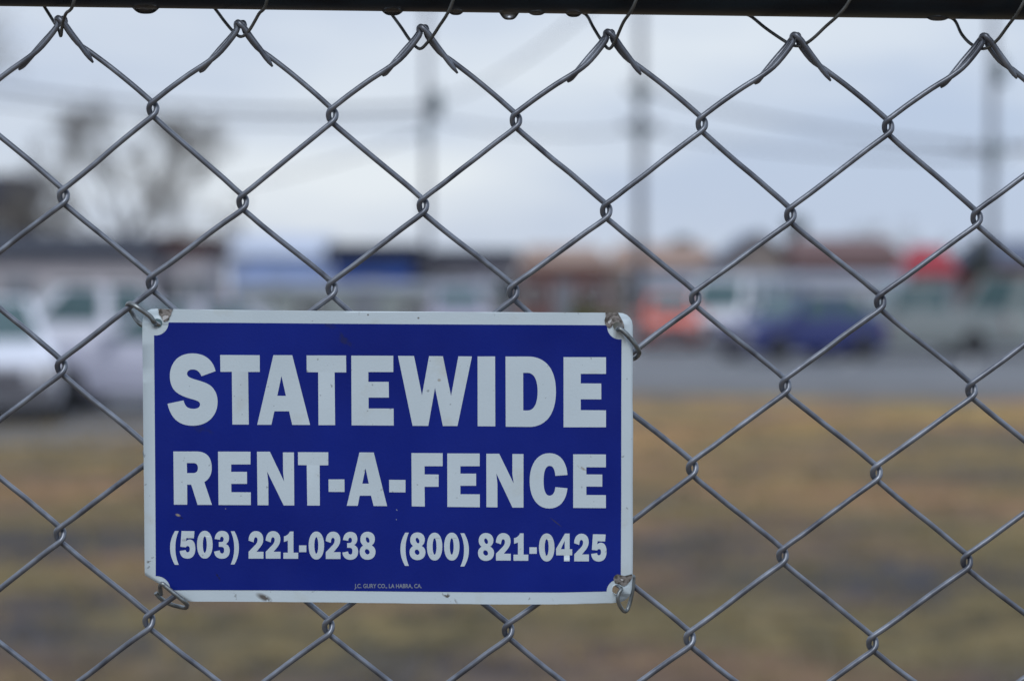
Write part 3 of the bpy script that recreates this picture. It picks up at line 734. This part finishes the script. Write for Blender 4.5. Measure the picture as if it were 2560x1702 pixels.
M['sign_white'] = sign_mat('sign_white', (0.62, 0.725, 0.785), (0.56, 0.665, 0.725), 0.45, scuffs=((660, 1493, 26, 10, 25, 500, GREY, 0.45), (1122, 1492, 30, 8, 35, 420, GREY, 0.5), (374, 1404, 9, 6, 0, 600, GREY, 0.5),
    (1046, 795, 3.5, 3, 0, 50, GREY, 0.0), (920, 787, 3, 3, 0, 50, GREY, 0.0), (1455, 1170, 16, 4, 30, 500, (0.36, 0.34, 0.30), 0.4), (1098, 950, 6, 5, 0, 300, (0.4, 0.4, 0.37), 0.3)))
M['sign_blue'] = sign_mat('sign_blue', (0.0085, 0.0250, 0.275), (0.0035, 0.0130, 0.185), 0.34, dark_spots=False, coat=0.0, scuffs=(  # two blues mottled to paint in faint cloudy reflections and dust
    (445, 1287, 8, 4, 20, 500, (0.35, 0.3, 0.22), 0.4), (458, 1298, 16, 3, 40, 500, (0.01, 0.01, 0.02), 0.45), (992, 1274, 3, 1.6, 50, 60, (0.3, 0.33, 0.4), 0.0), (991, 1298, 2, 1.5, 50, 60, (0.3, 0.33, 0.4), 0.0),
    (564, 1271, 2, 1.5, 0, 60, (0.3, 0.3, 0.35), 0.0), (520, 1085, 60, 14, 35, 90, (0.014, 0.024, 0.15), 0.5), (860, 850, 90, 18, 40, 110, (0.015, 0.022, 0.13), 0.55), (1390, 1305, 22, 1.6, 38, 200, (0.05, 0.05, 0.09), 0.3), (545, 1440, 14, 3, 60, 500, (0.02, 0.02, 0.04), 0.4)))
z4 = Zf(300, 740, 2323/400.0); z5 = Zf(1400, 740, 7.84); z6 = Zf(330, 1380, 7.84); z7 = Zf(1400, 1380, 7.84)
panel_c = [(355.8, 850), (355.6, 810), (357, 797), (361, 786), (368, 777), (377, 772.8), (390, 772), (500, 774), (700, 776.5), (900, 778), (1200, 780), (1450, 781.5), (1545, 781.8), (1557, 783), (1567, 787), (1575, 794), (1579.5, 802), (1581.8, 812),
           (1582.3, 900), (1581.3, 1000), (1583, 1063), (1582, 1200), (1582.5, 1350), (1581.8, 1440), (1580, 1470), (1577, 1482), (1571, 1492), (1562, 1500), (1550, 1504.5), (1535, 1506.5), (1480, 1508.5), (1399, 1509.8), (1250, 1510.2), (1174, 1509.4), (1000, 1507.5), (883, 1506),
           (700, 1504), (560, 1503), (420, 1503), (392, 1502.5), (378, 1499), (368, 1490), (363.5, 1478), (362, 1460), (361.5, 1408), (360.5, 1268), (358.5, 1100), (357, 950)]
holes = [ell(393, 808, 13, 11.5), ell(1545.5, 814, 13.5, 12.5), ell(1542.5, 1473, 12, 12.5)]
fill('panel', [panel_c]+holes, 0.0, M['sign_white'], sign, thick=0.0009)
def arc(cx_, cy_, r, a0, a1, n=12): return [(cx_+r*math.cos(R(a0+(a1-a0)*k/n)), cy_+r*math.sin(R(a0+(a1-a0)*k/n))) for k in range(n+1)]
blue_c = arc(389, 806, 32.5, 97, 0)[::1]+[(600, 807), (800, 808.8), (1000, 810.3), (1300, 811.8), (1516, 813)]+arc(1549.5, 817, 31.5, 180, 82)+[(1553.2, 1000), (1553, 1250), (1552, 1440)]+arc(1546.5, 1477.5, 30, -80, -180)+[(1399, 1480), (1200, 1479.5), (1000, 1477.8), (850, 1476), (650, 1474.6), (500, 1474.2), (440, 1474.6)]+arc(391, 1474, 35, 0, -93)+[(389.2, 1400), (388, 1200), (386.5, 1000)]
fill('blue_field', [blue_c], 0.00012, M['sign_blue'], sign)
G1 = []
def g(f, *cs): return [contour(c, f) for c in cs]
G1 += g(ZA, [(673, 597), (548, 642), (530, 600, 505, 582, 470, 582), (438, 582, 419, 598, 419, 620), (419, 645, 445, 658, 505, 675), (575, 695, 620, 712, 648, 745), (678, 780, 691, 822, 691, 870), (691, 930, 670, 985, 628, 1025), (588, 1062, 535, 1082, 470, 1082), (400, 1082, 350, 1062, 310, 1022), (280, 990, 258, 945, 245, 887), (388, 857), (400, 910, 425, 932, 475, 932), (515, 932, 535, 918, 535, 893), (535, 868, 510, 858, 450, 842), (380, 822, 330, 798, 300, 760), (278, 728, 266, 690, 266, 640), (266, 585, 283, 535, 322, 492), (360, 455, 410, 439, 470, 439), (575, 439, 650, 495, 673, 597)],
        [(714, 453), (1066, 455), (1067, 604), (963, 604), (969, 1072), (823, 1072), (818, 603), (716, 603)],
        [(1188, 455), (1356, 455), (1515, 1075), (1356, 1075), (1328, 954), (1197, 954), (1170, 1074), (1044, 1074)], [(1260, 640), (1300, 817), (1223, 816)],
        [(1484, 457), (1835, 458), (1837, 608), (1733, 608), (1738, 1077), (1590, 1077), (1587, 607), (1485, 606)],
        [(1882, 459), (2256, 460), (2256, 605), (2034, 605), (2034, 692), (2215, 692), (2217, 832), (2036, 832), (2036, 929), (2259, 930), (2260, 1081), (1885, 1079)])
G1 += g(ZB, [(160, 461), (303, 462), (374, 812), (437, 463), (560, 464), (633, 818), (698, 465), (819, 466), (690, 1085), (560, 1085), (490, 745), (430, 1084), (290, 1083)],
        [(869, 466), (1025, 466), (1027, 1088), (870, 1087)],
        [(1118, 467), (1320, 467), (1390, 467, 1450, 490, 1495, 540), (1545, 595, 1567, 680, 1567, 780), (1567, 880, 1545, 960, 1497, 1020), (1450, 1070, 1395, 1093, 1330, 1093), (1120, 1091)],
        [(1275, 612), (1315, 612), (1375, 612, 1404, 680, 1404, 778), (1404, 880, 1375, 947, 1315, 947), (1276, 946)],
        [(1635, 472), (2013, 473), (2013, 621), (1788, 621), (1788, 706), (1971, 707), (1971, 848), (1788, 847), (1788, 944), (2013, 945), (2013, 1096), (1635, 1096)])
G2 = g(ZC, [(297, 100), (505, 100), (600, 100, 639, 160, 639, 245), (639, 310, 615, 345, 573, 372), (641, 575), (513, 575), (456, 395), (420, 395), (421, 573), (302, 573)], [(417, 203), (475, 203), (505, 203, 516, 222, 516, 247), (516, 275, 503, 292, 472, 292), (419, 292)],
       [(695, 101), (984, 102), (984, 215), (812, 215), (812, 281), (953, 281), (953, 388), (813, 388), (814, 462), (987, 463), (987, 577), (700, 576)],
       [(1042, 102), (1157, 102), (1284, 368), (1275, 290), (1273, 108), (1371, 108), (1374, 580), (1280, 580), (1133, 280), (1143, 380), (1144, 578), (1047, 578)],
       [(1407, 106), (1677, 107), (1677, 223), (1600, 223), (1602, 581), (1490, 581), (1485, 222), (1408, 221)],
       [(1679, 348), (1821, 348), (1822, 460), (1680, 459)],
       [(1955, 108), (2082, 109), (2201, 586), (2081, 585), (2058, 493), (1957, 493), (1940, 583), (1842, 583)], [(2009, 250), (2038, 386), (1980, 386)])
G2 += g(ZD, [(81, 352), (227, 353), (227, 464), (82, 463)],
        [(280, 114), (558, 115), (558, 231), (397, 231), (397, 304), (522, 305), (522, 414), (397, 414), (399, 590), (283, 588)],
        [(599, 117), (888, 118), (888, 231), (716, 231), (716, 297), (856, 297), (856, 405), (716, 405), (716, 480), (889, 481), (889, 596), (600, 593)],
        [(947, 120), (1062, 120), (1191, 385), (1179, 300), (1179, 122), (1278, 123), (1278, 599), (1180, 599), (1036, 295), (1046, 390), (1046, 597), (948, 595)],
        [(1670, 309), (1562, 317), (1557, 255, 1540, 228, 1510, 228), (1475, 228, 1457, 280, 1457, 362), (1457, 445, 1475, 493, 1510, 493), (1540, 493, 1557, 465, 1562, 417), (1670, 427), (1658, 540, 1600, 607, 1508, 607), (1400, 607, 1333, 510, 1333, 362), (1333, 215, 1400, 115, 1508, 115), (1605, 115, 1662, 190, 1670, 309)],
        [(1721, 125), (2012, 126), (2012, 241), (1838, 240), (1838, 304), (1980, 305), (1980, 413), (1838, 412), (1838, 487), (2012, 488), (2012, 604), (1721, 602)])
# digits as traced, with their bounding boxes (x0, x1, y0, y1)
DG = {
 '(': ((268, 345, 807, 1108), [[(312, 807), (345, 807), (322, 860, 315, 905, 315, 958), (315, 1010, 323, 1055, 345, 1108), (310, 1108), (283, 1060, 268, 1015, 268, 958), (268, 900, 283, 855, 312, 807)]]),
 ')': ((808, 881, 809, 1105), [[(808, 809), (841, 809), (868, 857, 881, 905, 881, 958), (881, 1010, 868, 1060, 841, 1105), (808, 1105), (832, 1050, 839, 1010, 839, 958), (839, 905, 830, 860, 808, 809)]]),
 '5': ((353, 493, 808, 1053), [[(370, 808), (485, 810), (480, 873), (413, 871), (408, 899), (420, 888, 430, 884, 443, 884), (475, 884, 493, 915, 493, 965), (493, 1020, 467, 1053, 423, 1053), (382, 1053, 358, 1030, 354, 985), (407, 977), (409, 990, 414, 997, 424, 997), (438, 997, 443, 985, 443, 968), (443, 950, 437, 941, 425, 941), (417, 941, 411, 945, 409, 953), (360, 948)]]),
 '0': ((508, 647, 805, 1053), [ell(577.5, 929, 69.5, 124, 36, 2.15), ell(577, 928, 17.5, 73, 28, 2.0)]),
 '3': ((660, 800, 806, 1054), [[(665, 878), (670, 830, 695, 806, 732, 806), (772, 806, 793, 832, 793, 870), (793, 895, 784, 912, 764, 922), (788, 932, 800, 955, 800, 982), (800, 1025, 775, 1054, 731, 1054), (690, 1054, 664, 1032, 660, 990), (710, 980), (712, 998, 719, 1007, 731, 1007), (744, 1007, 749, 998, 749, 978), (749, 955, 742, 948, 722, 948), (702, 948), (702, 905), (720, 905), (739, 905, 745, 896, 745, 880), (745, 866, 739, 858, 728, 858), (718, 858, 713, 866, 712, 886)]]),
 '2': ((964, 1100, 808, 1053), [[(966, 892), (968, 838, 995, 808, 1032, 808), (1075, 808, 1098, 840, 1098, 880), (1098, 910, 1088, 930, 1068, 955), (1037, 992), (1100, 992), (1100, 1053), (967, 1053), (967, 992), (1020, 938), (1040, 918, 1047, 905, 1047, 887), (1047, 872, 1041, 863, 1031, 863), (1019, 863, 1015, 880, 1012, 908)]]),
 '1': ((1275, 1410, 812, 1054), [[(1335, 812), (1367, 812), (1367, 1000), (1409, 1000), (1409, 1054), (1277, 1054), (1277, 1000), (1317, 1000), (1317, 893), (1282, 905), (1282, 855), (1310, 848, 1325, 835, 1335, 812)]]),
 '-': ((0, 10, 0, 10), [[(0, 0), (10, 0), (10, 10), (0, 10)]]),
 '8': ((1957, 2098, 814, 1063), [[(2027, 814), (2065, 814, 2092, 840, 2092, 878), (2092, 903, 2083, 922, 2064, 935), (2088, 950, 2098, 968, 2098, 992), (2098, 1035, 2068, 1063, 2027, 1063), (1985, 1063, 1957, 1035, 1957, 992), (1957, 968, 1966, 952, 1988, 936), (1970, 922, 1963, 905, 1963, 882), (1963, 840, 1990, 814, 2027, 814)], ell(2028, 887, 15, 26, 20, 2, -0.35), ell(2024, 992, 20, 25, 20, 2, -0.5)]),
 '4': ((1568, 1712, 830, 1075), [[(1648, 830), (1689, 830), (1689, 968), (1712, 968), (1712, 1022), (1689, 1022), (1689, 1075), (1639, 1075), (1639, 1022), (1570, 1022), (1568, 965)], [(1645, 893), (1645, 968), (1611, 968)]]),
}
def dig(ch, f, x0, x1, y0, y1):
    (a0, a1, b0, b1), cs = DG[ch]; o = []
    for c in cs:
        cc = contour(c)
        o.append([f(x0+(x-a0)/(a1-a0)*(x1-x0), y0+(y-b0)/(b1-b0)*(y1-y0)) for x, y in cc])
    return o
G3 = []
for a in (('(', 268, 345, 807, 1108), ('5', 353, 493, 807, 1053), ('0', 508, 647, 805, 1053), ('3', 660, 800, 806, 1054), (')', 808, 881, 809, 1105), ('2', 964, 1100, 808, 1053), ('2', 1117, 1252, 808, 1053), ('1', 1275, 1410, 812, 1054), ('-', 1417, 1482, 935, 995),
          ('0', 1502, 1640, 812, 1061), ('2', 1652, 1786, 813, 1056), ('3', 1803, 1943, 815, 1063), ('8', 1957, 2098, 814, 1063)):
    G3 += dig(a[0], ZC, *a[1:])
for a in (('(', 182, 257, 822, 1117), ('8', 263, 405, 820, 1066), ('0', 418, 555, 822, 1070), ('0', 571, 708, 822, 1070), (')', 716, 792, 827, 1123), ('8', 873, 1016, 825, 1073), ('2', 1030, 1165, 826, 1070), ('1', 1187, 1322, 828, 1072), ('-', 1331, 1397, 952, 1010),
          ('0', 1416, 1554, 829, 1078), ('4', 1568, 1712, 830, 1077), ('2', 1727, 1861, 831, 1077), ('5', 1880, 2018, 836, 1079)):
    G3 += dig(a[0], ZD, *a[1:])
tag(fill('lettering', G1, 0.00024, M['sign_white'], sign, grid=0), 'large white letters reading STATEWIDE')
tag(fill('lettering', G2, 0.00024, M['sign_white'], sign, grid=0), 'white letters reading RENT-A-FENCE')
tag(fill('lettering', G3, 0.00024, M['sign_white'], sign, grid=0), 'white digits of the two phone numbers (503) 221-0238 and (800) 821-0425')
# the maker's small imprint, in the built-in font
fc = bpy.data.curves.new('tmp', 'FONT'); fc.body = 'J.C. GURY CO., LA HABRA, CA.'; fc.size = 1; fc.offset = 0.022; fc.resolution_u = 3; fc.fill_mode = 'FRONT'
fo = bpy.data.objects.new('tmp', fc); COL.objects.link(fo)
me = bpy.data.meshes.new_from_object(fo.evaluated_get(bpy.context.evaluated_depsgraph_get())); bpy.data.objects.remove(fo)
vx = [v.co.x for v in me.vertices]; vy = sorted(v.co.y for v in me.vertices); cap = 0.729
x0, x1 = min(vx), max(vx)
for v in me.vertices:
    v.co = sign_xyz(886+(v.co.x-x0)/(x1-x0)*(1054.4-886), 1468.9-v.co.y/cap*10.6, 0.00024)-ORG
me.materials.clear()
tag(link_mesh('lettering', me, mat('imprint_ink', (0.24, 0.28, 0.36), 0.5, var=0.1, scale=50), sign), 'tiny imprint J.C. GURY CO., LA HABRA, CA.')
for f, poly, lb in ((z4, [(552, 187), (600, 186), (690, 190), (772, 190), (748, 235), (742, 268), (720, 300), (712, 340), (690, 362), (642, 376), (622, 345), (606, 322), (600, 296), (575, 282), (560, 250), (562, 215)], 'bare grey chip at the upper left corner'),
                    (z5, [(888, 326), (980, 328), (1060, 325), (1140, 328), (1168, 385), (1200, 440), (1235, 505), (1252, 560), (1262, 640), (1240, 650), (1225, 560), (1170, 508), (1100, 505), (1040, 545), (1010, 610), (960, 630), (915, 590), (882, 540), (872, 470), (895, 400)], 'bare grey chip at the upper right corner'),
                    (z7, [(1056, 480), (1085, 445), (1130, 428), (1180, 440), (1215, 452), (1262, 462), (1330, 446), (1405, 424), (1424, 460), (1405, 520), (1362, 575), (1310, 635), (1255, 664), (1215, 650), (1175, 626), (1085, 605), (1062, 560), (1048, 520)], 'bare grey chip at the lower right corner')):
    tag(fill('worn_patch', [[f(*p) for p in poly]], 0.00036, M['bare'], sign, grid=0), lb)
# flakes of paint left inside the chips
for f, poly in ((z4, [(615, 300), (650, 282), (700, 285), (706, 312), (672, 330), (650, 345), (625, 360), (616, 330)]), (z5, [(940, 500), (1000, 462), (1014, 450), (1004, 500), (968, 545), (945, 530)]), (z7, [(1180, 530), (1210, 515), (1250, 540), (1215, 560)])):
    fill('paint_flake', [[f(*p) for p in poly]], 0.00048, M['trim'], sign, grid=0)
# grommet in the upper right hole
# ---- four clips of bent wire
def clip(name, pts, rad, label, closed=False):
    P = [pt(f(x, y)[0], f(x, y)[1], z) for f, x, y, z in pts]
    Q = catmull(P, 7); o0 = P[0].copy(); b = MB(); b.tube([q-o0 for q in Q], rad*MM, 10)
    o = b.build(name, M['clip']); o.location = o0
    return tag(o, label, 'wire clip', 'wire clips holding the sign')
S = SY
clip('wire_clip', [(z4, 560, 415, S+0.004), (z4, 525, 400, S+0.001), (z4, 492, 372, S-0.0018), (z4, 440, 300, S-0.0022), (z4, 360, 235, S-0.0026), (z4, 270, 175, S-0.003), (z4, 190, 125, -0.0072), (z4, 145, 108, -0.0052), (z4, 112, 128, -0.001), (z4, 125, 170, 0.002), (z4, 170, 230, 0.0032), (z4, 225, 320, 0.002), (z4, 300, 405, -0.0012), (z4, 420, 460, -0.0022), (z4, 540, 450, -0.0024)], 6.2, 'wire clip through the upper left corner hole, hooked over a strand')
clip('wire_clip', [(z5, 1170, 720, S+0.004), (z5, 1130, 665, S+0.001), (z5, 1165, 645, S-0.0018), (z5, 1240, 690, S-0.0024), (z5, 1370, 820, S-0.0028), (z5, 1470, 950, S-0.003), (z5, 1540, 1070, -0.006), (z5, 1548, 1130, -0.002), (z5, 1500, 1190, 0.003), (z5, 1430, 1225, 0.0035), (z5, 1300, 1180, 0.002), (z5, 1200, 950, -0.0015)], 6.0, 'wire clip through the upper right corner hole, bent down to the right')
clip('wire_clip', [(z7, 1110, 640, S+0.004), (z7, 1185, 690, S+0.0015), (z7, 1195, 730, S-0.0012), (z7, 1150, 810, S-0.0022), (z7, 1130, 890, S-0.0025), (z7, 1150, 990, S-0.002), (z7, 1200, 1090, -0.006), (z7, 1265, 1155, -0.0045), (z7, 1320, 1125, -0.003), (z7, 1365, 1000, -0.0022), (z7, 1402, 850, -0.002), (z7, 1428, 700, -0.002), (z7, 1440, 560, -0.002), (z7, 1428, 470, -0.0022), (z7, 1300, 560, -0.002)], 5.0, 'narrow wire clip hanging like a drop from the lower right corner hole')
clip('wire_clip', [(z6, 568, 825, 0.001), (z6, 556, 740, -0.001), (z6, 553, 660, -0.003), (z6, 590, 615, S-0.0018), (z6, 660, 668, S-0.0022), (z6, 790, 775, S-0.0024), (z6, 930, 885, S-0.0024), (z6, 1030, 970, S-0.002), (z6, 1082, 1030, -0.004), (z6, 1050, 1085, 0.0005), (z6, 930, 1065, 0.0035), (z6, 780, 1025, 0.0045), (z6, 640, 955, 0.004), (z6, 530, 870, 0.002), (z6, 465, 790, 0.001)], 5.6, 'long wire clip with an open end wrapped under the bent lower left corner')

# ---- water drops hanging under the rail
for px, half, h, lb in ((366, 46, 14, 'large round water drop under the rail between the first two knuckles from the left'), (982, 38, 10, 'water drop under the rail left of the third knuckle, touching the lacing wire'), (1140, 28, 7, 'small water drop just right of the third lacing wire loop'),
                        (1273, 33, 17, 'deepest water drop with a grey reflection in the middle of a row of drops'), (1342, 32, 5, 'flattest water drop right of the deepest one'), (1434, 30, 8, 'shallow water drop left of the fourth lacing wire loop'), (2343, 42, 5, 'wide flat water drop under the rail left of the rightmost knuckle')):
    c0 = rail_c(px); d = 0.0
    b = MB(); nu, nv = 24, 12; vs = []; fs = []
    top = c0.z-RR+0.0012; hw = half*MM; dp = (h+2)*MM+0.0012
    for j in range(nv+1):
        t = j/nv; rr = math.cos(t*math.pi/2)**1.6 if t < 1 else 0.0
        rr = (1-t**1.5)**0.9 if t < 1 else 0
        prof = (1+math.cos(math.pi*rr**1.7))/2    # smooth shoulder into the rail, rounded tip
        for i in range(nu):
            a = 2*math.pi*i/nu
            vs.append((math.cos(a)*hw*rr, math.sin(a)*hw*0.45*rr, -dp*prof))
    fs = [(j*nu+i, j*nu+(i+1) % nu, (j+1)*nu+(i+1) % nu, (j+1)*nu+i) for j in range(nv) for i in range(nu)]
    fs.append(tuple(range(nu)))
    b.add(vs, fs, True); o = b.build('water_drop', M['water']); o.location = (c0.x, -0.0015, top)
    tag(o, lb, 'water drop', 'water drops under the top rail')
    bm = bmesh.new(); bm.from_mesh(o.data); bmesh.ops.remove_doubles(bm, verts=bm.verts, dist=1e-6); bmesh.ops.recalc_face_normals(bm, faces=bm.faces); bm.to_mesh(o.data); bm.free()
